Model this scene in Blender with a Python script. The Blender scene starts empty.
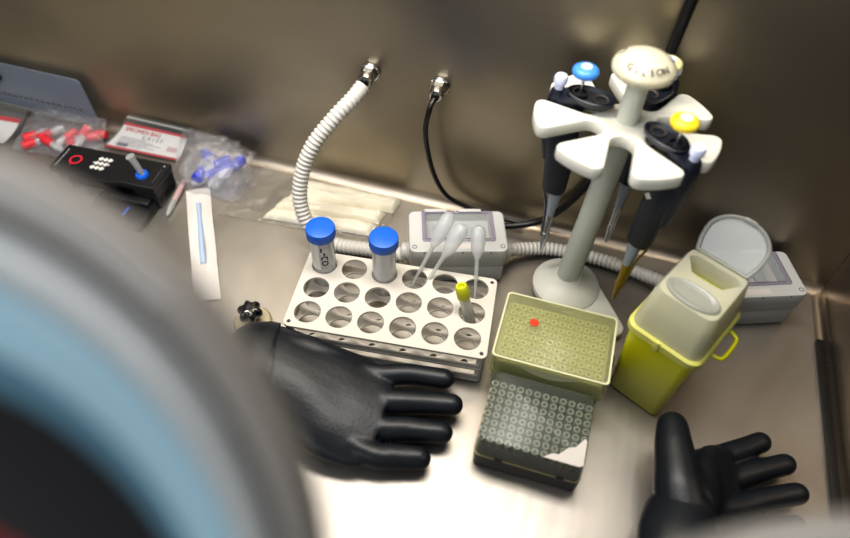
import bpy, bmesh, math, random
from mathutils import Vector, Matrix, noise
random.seed(7)
SC = bpy.context.scene
COL = SC.collection
PI = math.pi
V = Vector

# ------------------------------------------------------------------ materials
def newmat(name):
    m = bpy.data.materials.new(name); m.use_nodes = True
    nt = m.node_tree
    return m, nt, nt.nodes['Principled BSDF'], nt.nodes['Material Output']

def lin(c):
    return tuple(((x/12.92) if x <= .04045 else ((x+.055)/1.055)**2.4) for x in c)

def hexc(h):
    h = h.lstrip('#')
    return lin(tuple(int(h[i:i+2], 16)/255 for i in (0, 2, 4)))

def plastic(name, col, rough=.4, var=.06, scale=40, bump=0, metallic=0, coat=0, sss=0, spec=.5):
    m, nt, b, out = newmat(name)
    c = hexc(col) if isinstance(col, str) else col
    tc = nt.nodes.new('ShaderNodeTexCoord')
    n = nt.nodes.new('ShaderNodeTexNoise'); n.inputs['Scale'].default_value = scale; n.inputs['Detail'].default_value = 4
    nt.links.new(tc.outputs['Object'], n.inputs['Vector'])
    mx = nt.nodes.new('ShaderNodeMix'); mx.data_type = 'RGBA'
    mx.inputs['A'].default_value = (*[x*(1-var) for x in c], 1)
    mx.inputs['B'].default_value = (*[min(1, x*(1+var)) for x in c], 1)
    nt.links.new(n.outputs['Fac'], mx.inputs['Factor'])
    nt.links.new(mx.outputs['Result'], b.inputs['Base Color'])
    b.inputs['Roughness'].default_value = rough
    b.inputs['Metallic'].default_value = metallic
    b.inputs['Coat Weight'].default_value = coat
    b.inputs['Specular IOR Level'].default_value = spec
    if sss:
        b.inputs['Subsurface Weight'].default_value = sss
        b.inputs['Subsurface Radius'].default_value = (.01, .01, .006)
        b.inputs['Subsurface Scale'].default_value = 1
    if bump:
        bp = nt.nodes.new('ShaderNodeBump'); bp.inputs['Strength'].default_value = bump; bp.inputs['Distance'].default_value = .002
        nt.links.new(n.outputs['Fac'], bp.inputs['Height']); nt.links.new(bp.outputs['Normal'], b.inputs['Normal'])
    return m

def clear(name, tint='#ffffff', body='#e8eef2', fac=.25, rough=.12, bump=0, bscale=60, gloss=.35):
    """thin clear or milky plastic film: transparent mixed with a diffuse body and a glossy coat"""
    m, nt, b, out = newmat(name)
    nt.nodes.remove(b)
    tl = nt.nodes.new('ShaderNodeBsdfTranslucent'); tl.inputs['Color'].default_value = (*hexc(body), 1)
    tr = nt.nodes.new('ShaderNodeBsdfTransparent'); tr.inputs['Color'].default_value = (*hexc(tint), 1)
    df = nt.nodes.new('ShaderNodeBsdfPrincipled'); df.inputs['Base Color'].default_value = (*hexc(body), 1)
    df.inputs['Roughness'].default_value = rough+.25; df.inputs['Emission Strength'].default_value = 0
    gl = nt.nodes.new('ShaderNodeBsdfGlossy'); gl.inputs['Roughness'].default_value = rough
    gl.inputs['Color'].default_value = (1, 1, 1, 1)
    m1 = nt.nodes.new('ShaderNodeMixShader'); m1.inputs[0].default_value = fac
    m0 = nt.nodes.new('ShaderNodeMixShader'); m0.inputs[0].default_value = .35
    nt.links.new(df.outputs[0], m0.inputs[1]); nt.links.new(tl.outputs[0], m0.inputs[2])
    nt.links.new(tr.outputs[0], m1.inputs[1]); nt.links.new(m0.outputs[0], m1.inputs[2])
    lw = nt.nodes.new('ShaderNodeLayerWeight'); lw.inputs['Blend'].default_value = .5
    pw = nt.nodes.new('ShaderNodeMath'); pw.operation = 'POWER'; pw.inputs[1].default_value = 3.5
    ml = nt.nodes.new('ShaderNodeMath'); ml.operation = 'MULTIPLY_ADD'; ml.inputs[1].default_value = gloss; ml.inputs[2].default_value = .035
    nt.links.new(lw.outputs['Facing'], pw.inputs[0]); nt.links.new(pw.outputs[0], ml.inputs[0])
    m2 = nt.nodes.new('ShaderNodeMixShader')
    nt.links.new(ml.outputs[0], m2.inputs[0]); nt.links.new(m1.outputs[0], m2.inputs[1]); nt.links.new(gl.outputs[0], m2.inputs[2])
    nt.links.new(m2.outputs[0], out.inputs['Surface'])
    if bump:
        tc = nt.nodes.new('ShaderNodeTexCoord')
        n = nt.nodes.new('ShaderNodeTexNoise'); n.inputs['Scale'].default_value = bscale; n.inputs['Detail'].default_value = 6
        n.inputs['Distortion'].default_value = 1.2
        nt.links.new(tc.outputs['Object'], n.inputs['Vector'])
        bp = nt.nodes.new('ShaderNodeBump'); bp.inputs['Strength'].default_value = bump; bp.inputs['Distance'].default_value = .006
        nt.links.new(n.outputs['Fac'], bp.inputs['Height'])
        for s in (df, gl, lw): nt.links.new(bp.outputs['Normal'], s.inputs['Normal'])
    return m

def steel(name, c1, c2, r1, r2, scale=3, stretch=(1, 1, 1), metallic=.9, fine=.15, grain=.35):
    m, nt, b, out = newmat(name)
    L = nt.links.new
    tc = nt.nodes.new('ShaderNodeTexCoord')
    n = nt.nodes.new('ShaderNodeTexNoise'); n.inputs['Scale'].default_value = scale; n.inputs['Detail'].default_value = 3.5
    n.inputs['Roughness'].default_value = .45; n.inputs['Distortion'].default_value = .6
    L(tc.outputs['Object'], n.inputs['Vector'])
    rp = nt.nodes.new('ShaderNodeValToRGB'); rp.color_ramp.elements[0].position = .34; rp.color_ramp.elements[1].position = .68
    rp.color_ramp.elements[0].color = (*hexc(c1), 1); rp.color_ramp.elements[1].color = (*hexc(c2), 1)
    L(n.outputs['Fac'], rp.inputs['Fac'])
    L(rp.outputs['Color'], b.inputs['Base Color'])
    b.inputs['Metallic'].default_value = metallic
    mr = nt.nodes.new('ShaderNodeMapRange'); mr.inputs['From Min'].default_value = .3; mr.inputs['From Max'].default_value = .7
    mr.inputs['To Min'].default_value = r1; mr.inputs['To Max'].default_value = r2
    mp = nt.nodes.new('ShaderNodeMapping'); mp.inputs['Scale'].default_value = stretch
    n2 = nt.nodes.new('ShaderNodeTexNoise'); n2.inputs['Scale'].default_value = 90; n2.inputs['Detail'].default_value = 5
    L(tc.outputs['Object'], mp.inputs['Vector']); L(mp.outputs['Vector'], n2.inputs['Vector'])
    ad = nt.nodes.new('ShaderNodeMath'); ad.operation = 'ADD'
    h = nt.nodes.new('ShaderNodeMath'); h.operation = 'MULTIPLY'; h.inputs[1].default_value = grain
    L(n2.outputs['Fac'], h.inputs[0]); L(n.outputs['Fac'], ad.inputs[0]); L(h.outputs[0], ad.inputs[1])
    L(ad.outputs[0], mr.inputs['Value']); mr.inputs['From Min'].default_value = .45; mr.inputs['From Max'].default_value = .9
    L(mr.outputs['Result'], b.inputs['Roughness'])
    bp = nt.nodes.new('ShaderNodeBump'); bp.inputs['Strength'].default_value = fine; bp.inputs['Distance'].default_value = .0006
    L(n2.outputs['Fac'], bp.inputs['Height']); L(bp.outputs['Normal'], b.inputs['Normal'])
    return m

M = {}
M['floor'] = steel('worktop_steel', '#97928c', '#bab5ae', .34, .5, 5, (1, .12, 1), .86, .22)
M['wall'] = steel('wall_steel', '#8b847b', '#c0b294', .34, .46, 2.2, (1, 1, .5), .95, 0, .04)
M['side'] = steel('side_steel', '#8b7f72', '#a89c8c', .25, .45, 4, (1, 1, 1), .9)
M['cove'] = steel('cove_steel', '#a2978a', '#b8ad9d', .34, .5, 6, (1, 1, 1), .95)
M['seam'] = plastic('dark_reflection', '#1d1a17', .5)  # on the right wall strip this is a painted dark reflection
M['chrome'] = plastic('chrome', '#c8c6c2', .15, .1, 60, metallic=1)
M['silver'] = plastic('silver_metal', '#c4c6ca', .25, .08, 60, metallic=.9)
M['hose'] = plastic('hose_plastic', '#cfcbc3', .45, .04, 50, sss=.0)
M['cable'] = plastic('black_rubber', '#0e0e10', .35, .1, 50)
M['box_grey'] = plastic('light_grey_abs', '#cccbc6', .42, .03, 60)
M['white'] = plastic('white_plastic', '#eee9de', .4, .03, 50)
M['rack'] = plastic('cream_rack_plastic', '#ddd6ca', .45, .03, 60, bump=.05)
M['stand'] = plastic('stand_white', '#dddbcf', .38, .03, 40)
M['pole'] = plastic('stand_grey', '#c6c8bd', .35, .03, 40)
M['knobcap'] = plastic('cream_knob', '#cdc7ae', .3, .04, 40, coat=.3)
M['blue'] = plastic('blue_cap', '#1c6ad2', .4, .06, 60)
M['bluebtn'] = plastic('blue_button', '#4a90e0', .3, .05, 60)
M['yelbtn'] = plastic('yellow_button', '#ecd030', .3, .05, 60)
M['palebtn'] = plastic('pale_yellow_button', '#e9dfa6', .3, .05, 60)
M['navy'] = plastic('navy_body', '#141b2a', .38, .1, 50)
M['lilac'] = plastic('pale_lilac', '#cdd2ea', .35, .04, 50)
M['greyblue'] = plastic('grey_blue_shaft', '#9aa1ab', .35, .05, 50)
M['amber'] = plastic('amber_tip', '#8d7420', .3, .12, 60)
M['ink'] = plastic('dark_ink', '#2b2a33', .6)
M['greyink'] = plastic('grey_ink', '#6d6c72', .6)
M['redink'] = plastic('red_ink', '#c0202c', .5)
M['redcap'] = plastic('red_cap', '#d8323c', .4, .08, 60)
M['royal'] = plastic('royal_blue_cap', '#1c30c8', .4, .08, 60)
M['innergreen'] = plastic('bin_inside', '#bdbb62', .5)
M['liprim'] = plastic('pale_lid_edge', '#dedcb6', .4)
M['seamgold'] = plastic('tan_seam', '#b7a678', .4)
M['paper'] = plastic('paper', '#ddd6ce', .7, .04, 80, bump=.1)
M['cloth'] = plastic('cream_cloth', '#f8f1de', .75, .05, 30, bump=.5)
M['black'] = plastic('black_abs', '#17171a', .42, .15, 60)
M['blackgloss'] = plastic('black_gloss', '#0a0a0c', .1, .1, 60, coat=.6)
M['beige'] = plastic('beige_disc', '#c6b999', .45, .06, 60)
M['redring'] = plastic('red_ring_print', '#d8283c', .5)
M['whiteprint'] = plastic('white_print', '#e6e2da', .5)
M['bluering'] = plastic('blue_ring', '#1a6ee0', .35)
M['yellow'] = plastic('sharps_yellow', '#dbd816', .35, .05, 20)
M['yellowrim'] = plastic('pale_yellow_rim', '#d3d070', .35, .04, 20)
M['pink'] = plastic('pinkish_plastic', '#c8a9a6', .4, .1, 50)
M['swabblue'] = plastic('pale_blue_plastic', '#b6c6dc', .35, .08, 50)
M['portgrey'] = plastic('port_grey', '#7f7b76', .35, .08, 12, coat=.2)
M['portdark'] = plastic('port_groove', '#3f3b38', .5, .1, 12)
M['portblue'] = plastic('port_pale_blue', '#86a2ae', .35, .1, 12, coat=.2)  # blue of the reflected sky put into the ring colour
M['portblack'] = plastic('port_black', '#08090c', .5, .1, 12)
M['portred'] = plastic('port_red', '#5c0f12', .5, .1, 12)
M['orange'] = plastic('orange_sticker', '#d9471a', .5)
M['limecap'] = plastic('lime_cap', '#c9cc2a', .4, .06, 60)
M['tipgrey'] = plastic('tip_rim', '#e8eae4', .35, .05, 60)
M['tipyel'] = plastic('tip_yellowish', '#f2efcf', .35, .05, 60)
M['trayyel'] = plastic('pale_tray', '#cccca4', .5, .04, 60)
M['traydark'] = plastic('dark_tray', '#3b3d3c', .5, .1, 60)
M['boxblack'] = plastic('black_box_base', '#26241f', .3, .15, 60)
M['clear'] = clear('clear_plastic', '#f4f6f8', '#e8eef2', .08, .08)
M['clearwall'] = clear('clear_tube', '#f2f4f4', '#ffffff', .5, .12)
M['milky'] = clear('milky_plastic', '#f4f6f4', '#eeeFea', .5, .2)
M['film'] = clear('crinkled_film', '#fbfafa', '#f4f4f8', .16, .08, 1.0, 60, 1.0)
M['cloth_film'] = clear('cloth_bag_film', '#f9f8f5', '#f2eee6', .09, .10, .9, 45, .9)
M['lidgrey'] = clear('smoky_lid', '#e6e8e2', '#a3a89f', .13, .3, gloss=.5)
M['lidyel'] = clear('frosted_yellow_lid', '#f6f6e2', '#dfe0bd', .26, .22, .1, 90, .4)
M['sharpwhite'] = clear('frosted_white', '#f6f4e0', '#f0eedb', .72, .3, gloss=.3)
M['flap'] = clear('frosted_flap', '#e6e7e4', '#cfd0cc', .52, .3, gloss=.3)
M['windowtint'] = clear('window_tint', '#d8d2e0', '#cfcad6', .25, .1)
M['platefilm'] = clear('grey_plate', '#dfe2e8', '#aab3c2', .50, .2)

# glove rubber: faint woven print
def glovemat():
    m, nt, b, out = newmat('black_glove_rubber')
    L = nt.links.new
    tc = nt.nodes.new('ShaderNodeTexCoord')
    w = nt.nodes.new('ShaderNodeTexVoronoi'); w.inputs['Scale'].default_value = 260
    n = nt.nodes.new('ShaderNodeTexNoise'); n.inputs['Scale'].default_value = 18; n.inputs['Detail'].default_value = 5
    L(tc.outputs['Object'], w.inputs['Vector']); L(tc.outputs['Object'], n.inputs['Vector'])
    r = nt.nodes.new('ShaderNodeValToRGB')
    r.color_ramp.elements[0].color = (*hexc('#0c1016'), 1); r.color_ramp.elements[1].color = (*hexc('#1a212a'), 1)
    L(n.outputs['Fac'], r.inputs['Fac']); L(r.outputs['Color'], b.inputs['Base Color'])
    b.inputs['Roughness'].default_value = .40
    b.inputs['Specular IOR Level'].default_value = .5
    ad = nt.nodes.new('ShaderNodeMath'); ad.operation = 'MULTIPLY_ADD'; ad.inputs[1].default_value = .22
    L(w.outputs['Distance'], ad.inputs[0]); L(n.outputs['Fac'], ad.inputs[2])
    bp = nt.nodes.new('ShaderNodeBump'); bp.inputs['Strength'].default_value = .3; bp.inputs['Distance'].default_value = .0015
    L(ad.outputs[0], bp.inputs['Height']); L(bp.outputs['Normal'], b.inputs['Normal'])
    return m
M['glove'] = glovemat()

# ------------------------------------------------------------------ object helpers
def tag(o, label=None, cat=None, group=None, kind=None):
    if label: o['label'] = label
    if cat: o['category'] = cat
    if group: o['group'] = group
    if kind: o['kind'] = kind
    return o

def thing(name, label, cat, loc=(0, 0, 0), rz=0, group=None):
    o = bpy.data.objects.new(name, None); COL.objects.link(o)
    o.location = loc; o.rotation_euler = (0, 0, rz); o.empty_display_size = .02
    return tag(o, label, cat, group)

def link(name, me, mat, parent=None, smooth=True, angle=40):
    o = bpy.data.objects.new(name, me); COL.objects.link(o)
    me.materials.clear(); me.materials.append(M[mat] if isinstance(mat, str) else mat)
    if smooth:
        for p in me.polygons: p.use_smooth = True
        try: me.set_sharp_from_angle(angle=math.radians(angle))
        except Exception: pass
    if parent is not None: o.parent = parent
    return o

def frombm(name, bm, mat, parent=None, smooth=True, angle=40):
    bmesh.ops.recalc_face_normals(bm, faces=bm.faces)
    me = bpy.data.meshes.new(name); bm.to_mesh(me); bm.free()
    return link(name, me, mat, parent, smooth, angle)

def bm_box(bm, lo, hi, bev=0, seg=2, top=None):
    """box from lo to hi; top=(dx,dy) shrinks the top on every side"""
    x0, y0, z0 = lo; x1, y1, z1 = hi
    dx, dy = top or (0, 0)
    P = [(x0, y0, z0), (x1, y0, z0), (x1, y1, z0), (x0, y1, z0), (x0+dx, y0+dy, z1), (x1-dx, y0+dy, z1), (x1-dx, y1-dy, z1), (x0+dx, y1-dy, z1)]
    v = [bm.verts.new(p) for p in P]
    F = [(3, 2, 1, 0), (4, 5, 6, 7), (0, 1, 5, 4), (1, 2, 6, 5), (2, 3, 7, 6), (3, 0, 4, 7)]
    fs = [bm.faces.new([v[i] for i in f]) for f in F]
    if bev:
        es = set(e for f in fs for e in f.edges)
        bmesh.ops.bevel(bm, geom=list(es), offset=bev, segments=seg, affect='EDGES', profile=.5)
    return bm

def box(name, lo, hi, mat, parent=None, bev=.001, seg=2, top=None):
    return frombm(name, bm_box(bmesh.new(), lo, hi, bev, seg, top), mat, parent)

def bm_lathe(bm, prof, c=(0, 0, 0), seg=40, mtx=None, close=False):
    rings = []
    mtx = mtx or Matrix.Identity(4)
    c = V(c)
    for r, z in prof:
        if r < 1e-6:
            rings.append([bm.verts.new(mtx @ (V((0, 0, z))+c))])
        else:
            rings.append([bm.verts.new(mtx @ (V((r*math.cos(2*PI*i/seg), r*math.sin(2*PI*i/seg), z))+c)) for i in range(seg)])
    pairs = list(zip(rings, rings[1:]))
    if close: pairs.append((rings[-1], rings[0]))
    for a, b in pairs:
        for i in range(seg):
            j = (i+1) % seg
            if len(a) == 1 and len(b) == 1: continue
            if len(a) == 1: bm.faces.new((a[0], b[i], b[j]))
            elif len(b) == 1: bm.faces.new((a[i], a[j], b[0]))
            else: bm.faces.new((a[i], a[j], b[j], b[i]))
    return bm

def lathe(name, prof, mat, parent=None, c=(0, 0, 0), seg=40, mtx=None, close=False):
    return frombm(name, bm_lathe(bmesh.new(), prof, c, seg, mtx, close), mat, parent)

def smooth_path(pts, n=12):
    """Catmull-Rom through points (extra values such as radius ride along)"""
    out = []
    P = [tuple(p) for p in pts]
    P = [tuple(2*a-b for a, b in zip(P[0], P[1]))]+P+[tuple(2*a-b for a, b in zip(P[-1], P[-2]))]
    for i in range(1, len(P)-2):
        for k in range(n):
            t = k/n
            out.append(tuple(.5*((2*b)+(-a+c)*t+(2*a-5*b+4*c-d)*t*t+(-a+3*b-3*c+d)*t**3) for a, b, c, d in zip(P[i-1], P[i], P[i+1], P[i+2])))
    out.append(P[-2])
    return out

def bm_sweep(bm, pts, radii, seg=14, cap=True, side=None, flat=None):
    """round tube through pts; radii per point; flat = list of vertical radii with side width = radii"""
    pts = [V(p) for p in pts]
    rings = []
    prev = None
    for i, p in enumerate(pts):
        t = (pts[min(i+1, len(pts)-1)]-pts[max(i-1, 0)]).normalized()
        if flat is not None:
            s = V(side[i]) if side else V((0, 0, 1)).cross(t)
            s = (s-t*s.dot(t)).normalized()
        elif prev is None:
            a = V((0, 0, 1)) if abs(t.z) < .9 else V((1, 0, 0))
            s = a.cross(t).normalized()
        else:
            s = (prev-t*prev.dot(t)).normalized()
        prev = s
        u = t.cross(s)
        r = radii[i] if hasattr(radii, '__len__') else radii
        h = flat[i] if flat is not None else r
        rings.append([bm.verts.new(p+s*r*math.cos(2*PI*k/seg)+u*h*math.sin(2*PI*k/seg)) for k in range(seg)])
    for a, b in zip(rings, rings[1:]):
        for k in range(seg):
            bm.faces.new((a[k], a[(k+1) % seg], b[(k+1) % seg], b[k]))
    if cap:
        bm.faces.new(rings[0][::-1]); bm.faces.new(rings[-1])
    return bm

def tube(name, pts, radii, mat, parent=None, seg=14):
    return frombm(name, bm_sweep(bmesh.new(), pts, radii, seg), mat, parent)

def resample(pts, step):
    pts = [V(p) for p in pts]
    d = [0]
    for a, b in zip(pts, pts[1:]): d.append(d[-1]+(b-a).length)
    n = max(2, int(d[-1]/step)); out = []; j = 0
    for i in range(n+1):
        s = d[-1]*i/n
        while j < len(d)-2 and d[j+1] < s: j += 1
        k = (s-d[j])/max(1e-9, d[j+1]-d[j])
        out.append(pts[j].lerp(pts[j+1], min(1, max(0, k))))
    return out

def corrugated(name, pts, r, pitch, mat, parent=None):
    p = resample(smooth_path(pts), pitch/6)
    rad = [r*(1-.16*(.5-.5*math.cos(2*PI*i/6))**1.0) if True else r for i in range(len(p))]
    return frombm(name, bm_sweep(bmesh.new(), p, rad, 20), mat, parent, angle=80)

def plate(name, outline, holes, z0, z1, mat, parent=None, bev=.0006, mtx=None):
    """flat plate with holes, filled by a 2-D curve and extruded"""
    cu = bpy.data.curves.new(name, 'CURVE'); cu.dimensions = '2D'; cu.fill_mode = 'BOTH'
    for poly in [outline]+list(holes):
        s = cu.splines.new('POLY'); s.points.add(len(poly)-1); s.use_cyclic_u = True
        for q, (x, y) in zip(s.points, poly): q.co = (x, y, 0, 1)
    cu.extrude = (z1-z0)/2-bev; cu.bevel_depth = bev; cu.bevel_resolution = 1; cu.offset = -bev if bev else 0
    t = bpy.data.objects.new('tmp', cu); COL.objects.link(t)
    bpy.context.view_layer.update()
    me = bpy.data.meshes.new_from_object(t.evaluated_get(bpy.context.evaluated_depsgraph_get()))
    bpy.data.objects.remove(t); bpy.data.curves.remove(cu)
    me.transform(Matrix.Translation((0, 0, (z0+z1)/2)))
    if mtx: me.transform(mtx)
    me.name = name
    return link(name, me, mat, parent, True, 35)

def circle(cx, cy, r, n=32):
    return [(cx+r*math.cos(2*PI*i/n), cy+r*math.sin(2*PI*i/n)) for i in range(n)]

def rrect(x0, y0, x1, y1, r, n=6):
    o = []
    for cx, cy, a in ((x1-r, y1-r, 0), (x0+r, y1-r, 90), (x0+r, y0+r, 180), (x1-r, y0+r, 270)):
        for i in range(n+1):
            t = math.radians(a+90*i/n); o.append((cx+r*math.cos(t), cy+r*math.sin(t)))
    return o

def text(name, s, size, mat, parent, mtx, ext=.00015, bend=None):
    cu = bpy.data.curves.new(name, 'FONT'); cu.body = s; cu.size = size; cu.extrude = ext; cu.align_x = 'CENTER'; cu.align_y = 'CENTER'
    cu.resolution_u = 3
    t = bpy.data.objects.new('tmp', cu); COL.objects.link(t)
    bpy.context.view_layer.update()
    me = bpy.data.meshes.new_from_object(t.evaluated_get(bpy.context.evaluated_depsgraph_get()))
    bpy.data.objects.remove(t); bpy.data.curves.remove(cu)
    if bend:
        for v in me.vertices: v.co = bend(v.co.copy())
    me.transform(mtx)
    return link(name, me, mat, parent, False)

def loft(bm, sections):
    """closed sections (lists of points, same count), capped"""
    R = [[bm.verts.new(p) for p in s] for s in sections]
    n = len(R[0])
    for a, b in zip(R, R[1:]):
        for i in range(n): bm.faces.new((a[i], a[(i+1) % n], b[(i+1) % n], b[i]))
    bm.faces.new(R[0][::-1]); bm.faces.new(R[-1])
    return bm

def apply_mods(o):
    bpy.context.view_layer.update()
    me = bpy.data.meshes.new_from_object(o.evaluated_get(bpy.context.evaluated_depsgraph_get()))
    old = o.data; o.modifiers.clear(); o.data = me; bpy.data.meshes.remove(old)
    for p in me.polygons: p.use_smooth = True
    return o

def T(x=0, y=0, z=0): return Matrix.Translation((x, y, z))
def RZ(a): return Matrix.Rotation(a, 4, 'Z')
def RX(a): return Matrix.Rotation(a, 4, 'X')
def RY(a): return Matrix.Rotation(a, 4, 'Y')

# ------------------------------------------------------------------ the cabinet
XL, YF, ZT = -1.45, -.62, .62
def structure(o): o['kind'] = 'structure'; return o
structure(box('floor', (XL, YF, -.012), (-.0005, -.0005, 0), 'floor', bev=0))
structure(box('wall_back', (XL, 0, -.012), (.02, .012, ZT), 'wall', bev=0))
structure(box('wall_right', (0, YF, -.012), (.012, -.0005, ZT), 'side', bev=0))
def cove(name, L, r, mat):
    bm = bmesh.new(); n = 8; secs = []
    for s in (0, 1):
        ring = []
        for i in range(n+1):
            a = PI/2*i/n
            ring.append(bm.verts.new((s*L, -r+r*math.sin(a), r-r*math.cos(a))))
        secs.append(ring)
    for i in range(n): bm.faces.new((secs[0][i], secs[0][i+1], secs[1][i+1], secs[1][i]))
    return frombm(name, bm, mat)
c = structure(cove('trim_1', -XL, .013, 'cove')); c.location = (XL, -.0003, .0004)
c = structure(cove('trim_2', -YF-.001, .012, 'side')); c.location = (-.0003, -.0005, .0004); c.rotation_euler = (0, 0, -PI/2)
structure(box('reflection_strip', (-.0135, YF+.002, .0006), (-.0045, -.085, .0065), 'seam', bev=.001))  # added strip, imitates a dark reflection along the right wall foot

# ------------------------------------------------------------------ wall cable glands, hoses, cables
def gland(x, z, label):
    t = thing('cable_gland', label, 'cable gland', (x, -.0005, z))
    m = RX(PI/2)
    hexp = lambda r, z0, z1: [(0, z0), (r, z0), (r, z1), (0, z1)]
    lathe('flange', [(0, 0), (.0125, 0), (.0125, .002), (.011, .0035), (0, .0035)], 'chrome', t, mtx=m)
    frombm('hex_nut', bm_lathe(bmesh.new(), [(0, .0035), (.0105, .0035), (.0105, .011), (.0095, .012), (0, .012)], seg=6, mtx=m), 'chrome', t, angle=25)
    lathe('dome_nut', [(0, .012), (.0088, .012), (.009, .018), (.0075, .0215), (.005, .0225), (0, .0225)], 'chrome', t, mtx=m)
    lathe('rubber_seal', [(0, .022), (.0052, .022), (.0045, .0255), (0, .0255)], 'cable', t, mtx=m)
    return t
gland(-.6005, .190, 'chrome cable gland on the back wall where the white corrugated hose ends')
gland(-.5135, .190, 'chrome cable gland on the back wall holding the thin black cable')

tag(corrugated('corrugated_hose', [(-.6015, -.0275, .187), (-.608, -.045, .180), (-.622, -.065, .166), (-.643, -.088, .137), (-.655, -.104, .102), (-.656, -.118, .064), (-.640, -.128, .030), (-.610, -.1275, .0125), (-.565, -.1225, .0120), (-.530, -.1225, .0150), (-.5165, -.1225, .0215)], .0098, .0058, 'hose'),
    'white corrugated hose curving down from the wall fitting to the grey box', 'hose')
tag(corrugated('corrugated_hose', [(-.3985, -.0805, .024), (-.385, -.0670, .0165), (-.345, -.0480, .0110), (-.300, -.0445, .0106), (-.26, -.0465, .0106), (-.215, -.0570, .0130), (-.182, -.0740, .022)], .0090, .0058, 'hose'),
    'white corrugated hose lying along the back wall between the two grey boxes', 'hose')

thin = smooth_path([(-.5138, -.022, .1895), (-.5165, -.035, .180), (-.520, -.036, .150), (-.517, -.030, .11), (-.508, -.022, .065), (-.492, -.016, .032), (-.466, -.011, .0155), (-.43, -.0105, .0085), (-.40, -.011, .0085), (-.385, -.011, .009)], 8)
tag(tube('power_cable', thin, .0032, 'cable'), 'thin black cable looping from the middle wall gland behind the grey box', 'cable')
thick = smooth_path([(-.273, -.0068, .40), (-.2745, -.0068, .335), (-.282, -.0068, .225), (-.298, -.0068, .16), (-.318, -.0075, .098), (-.340, -.0110, .052), (-.368, -.016, .022), (-.405, -.024, .0095), (-.428, -.027, .0085)], 8)
tag(tube('power_cable', thick, [.0060*(1-.35*i/len(thick)) for i in range(len(thick))], 'cable'),
    'thick black cable running down the back wall behind the pipette stand', 'cable')

# ------------------------------------------------------------------ grey boxes
def junction_box(loc, rz, label):
    t = thing('junction_box', label, 'electrical box', loc, rz)
    W, D, H = .119, .068, .060      # origin at front right lower corner, box runs to -x, +y
    box('body', (-W+.002, .002, 0), (-.002, D-.002, .030), 'box_grey', t, .004, 3, (.0, .0))
    seam = box('seam', (-W+.003, .003, .0295), (-.003, D-.003, .0325), 'portdark', t, .0008)
    o = plate('cover', rrect(-W, 0, 0, D, .008), [rrect(-W+.021, .021, -.019, D-.004, .002)], .032, H, 'box_grey', t, .0018)
    box('inner_panel', (-W+.02, .020, .040), (-.018, D-.003, .046), 'paper', t, .0005)
    for k, (sx, sy, w, d, m) in enumerate(((.030, .030, .018, .022, 'box_grey'), (.058, .034, .006, .012, 'greyink'), (.072, .030, .014, .02, 'box_grey'))):
        box('switch', (-W+sx, sy, .046), (-W+sx+w, sy+d, .050), m, t, .001)
    fl = plate('window_flap', rrect(-W+.016, .016, -.014, D-.002, .003), [rrect(-W+.0205, .0205, -.0185, D-.0045, .002)], H-.0005, H+.002, 'windowtint', t, .0004)
    box('pane', (-W+.021, .021, H-.0006), (-.019, D-.005, H+.0004), 'clear', fl, 0)
    for hx in (-W+.034, -.042):
        box('hinge', (hx-.014, D-.0035, H-.004), (hx+.014, D+.0015, H+.0025), 'box_grey', t, .001)
    for sx in (-W+.0065, -.0065):
        lathe('screw', [(0, H-.001), (.0030, H-.001), (.0030, H+.0002), (.0022, H+.0003), (.0018, H-.0006), (0, H-.0006)], 'greyink', t, (sx, .008, 0), 20)
    for mx in (-W+.017, -.022, -.056):
        box('mark', (mx, -.0001, .0565), (mx+.0018, .0006, .0585), 'ink', t, 0)
    box('name_plate', (-W+.04, .0035, H-.0001), (-W+.075, .0115, H+.0002), 'paper', t, 0)
    m = RY(PI/2)
    for s, x in ((1, 0), (-1, -W)):
        lathe('hose_socket', [(0, -.001), (.0125, -.001), (.0125, .003), (.0108, .004), (.0108, .010), (0, .010)], 'box_grey', t, mtx=T(x+.0015*(-s), D*.5, .023) @ RY(PI/2*s))
    return t
junction_box((-.390, -.1125, 0), math.radians(18.5), 'grey junction box with a clear hinged window behind the white tube rack')
junction_box((-.0445, -.0695, 0), math.radians(21), 'grey junction box by the right wall, half behind the yellow sharps bin')

# ------------------------------------------------------------------ tube rack and tubes
PX, PYR, RA = .036, .0352, .1094
rack = thing('tube_rack', 'cream white plastic tube rack with eighteen round holes', 'tube rack', (-.594, -.193, 0), RA)
def rk(c_, r_): return (c_*PX, -r_*PYR)
def racklocal(c_, r_, z=0):
    x, y = rk(c_, r_); return V((-.594+x*math.cos(RA)-y*math.sin(RA), -.193+x*math.sin(RA)+y*math.cos(RA), z))
holes = [circle(*rk(c_, r_), .0147) for c_ in range(6) for r_ in range(3)]
scr = [(-.0165, .013), (.1975, .013), (-.0165, -.0865), (.1975, -.0865)]
ol = rrect(-.0225, -.093, .2035, .019, .007)
plate('top_plate', ol, holes+[circle(x, y, .0022, 12) for x, y in scr], .0485, .052, 'rack', rack)
plate('middle_plate', rrect(-.0215, -.092, .2025, .018, .007), holes, .0245, .0275, 'rack', rack)
plate('bottom_plate', rrect(-.0215, -.092, .2025, .018, .007), [circle(*rk(c_, r_), .0040, 24) for c_ in range(6) for r_ in range(3)], .001, .004, 'rack', rack)
for x, y in scr:
    lathe('post', [(0, 0), (.0045, 0), (.0045, .0486), (.0018, .0487), (0, .0487)], 'rack', rack, (x, y, 0), 20)
    lathe('screw', [(0, .0486), (.0016, .0486), (.0016, .0506), (0, .0508)], 'ink', rack, (x, y, 0), 12)
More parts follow.
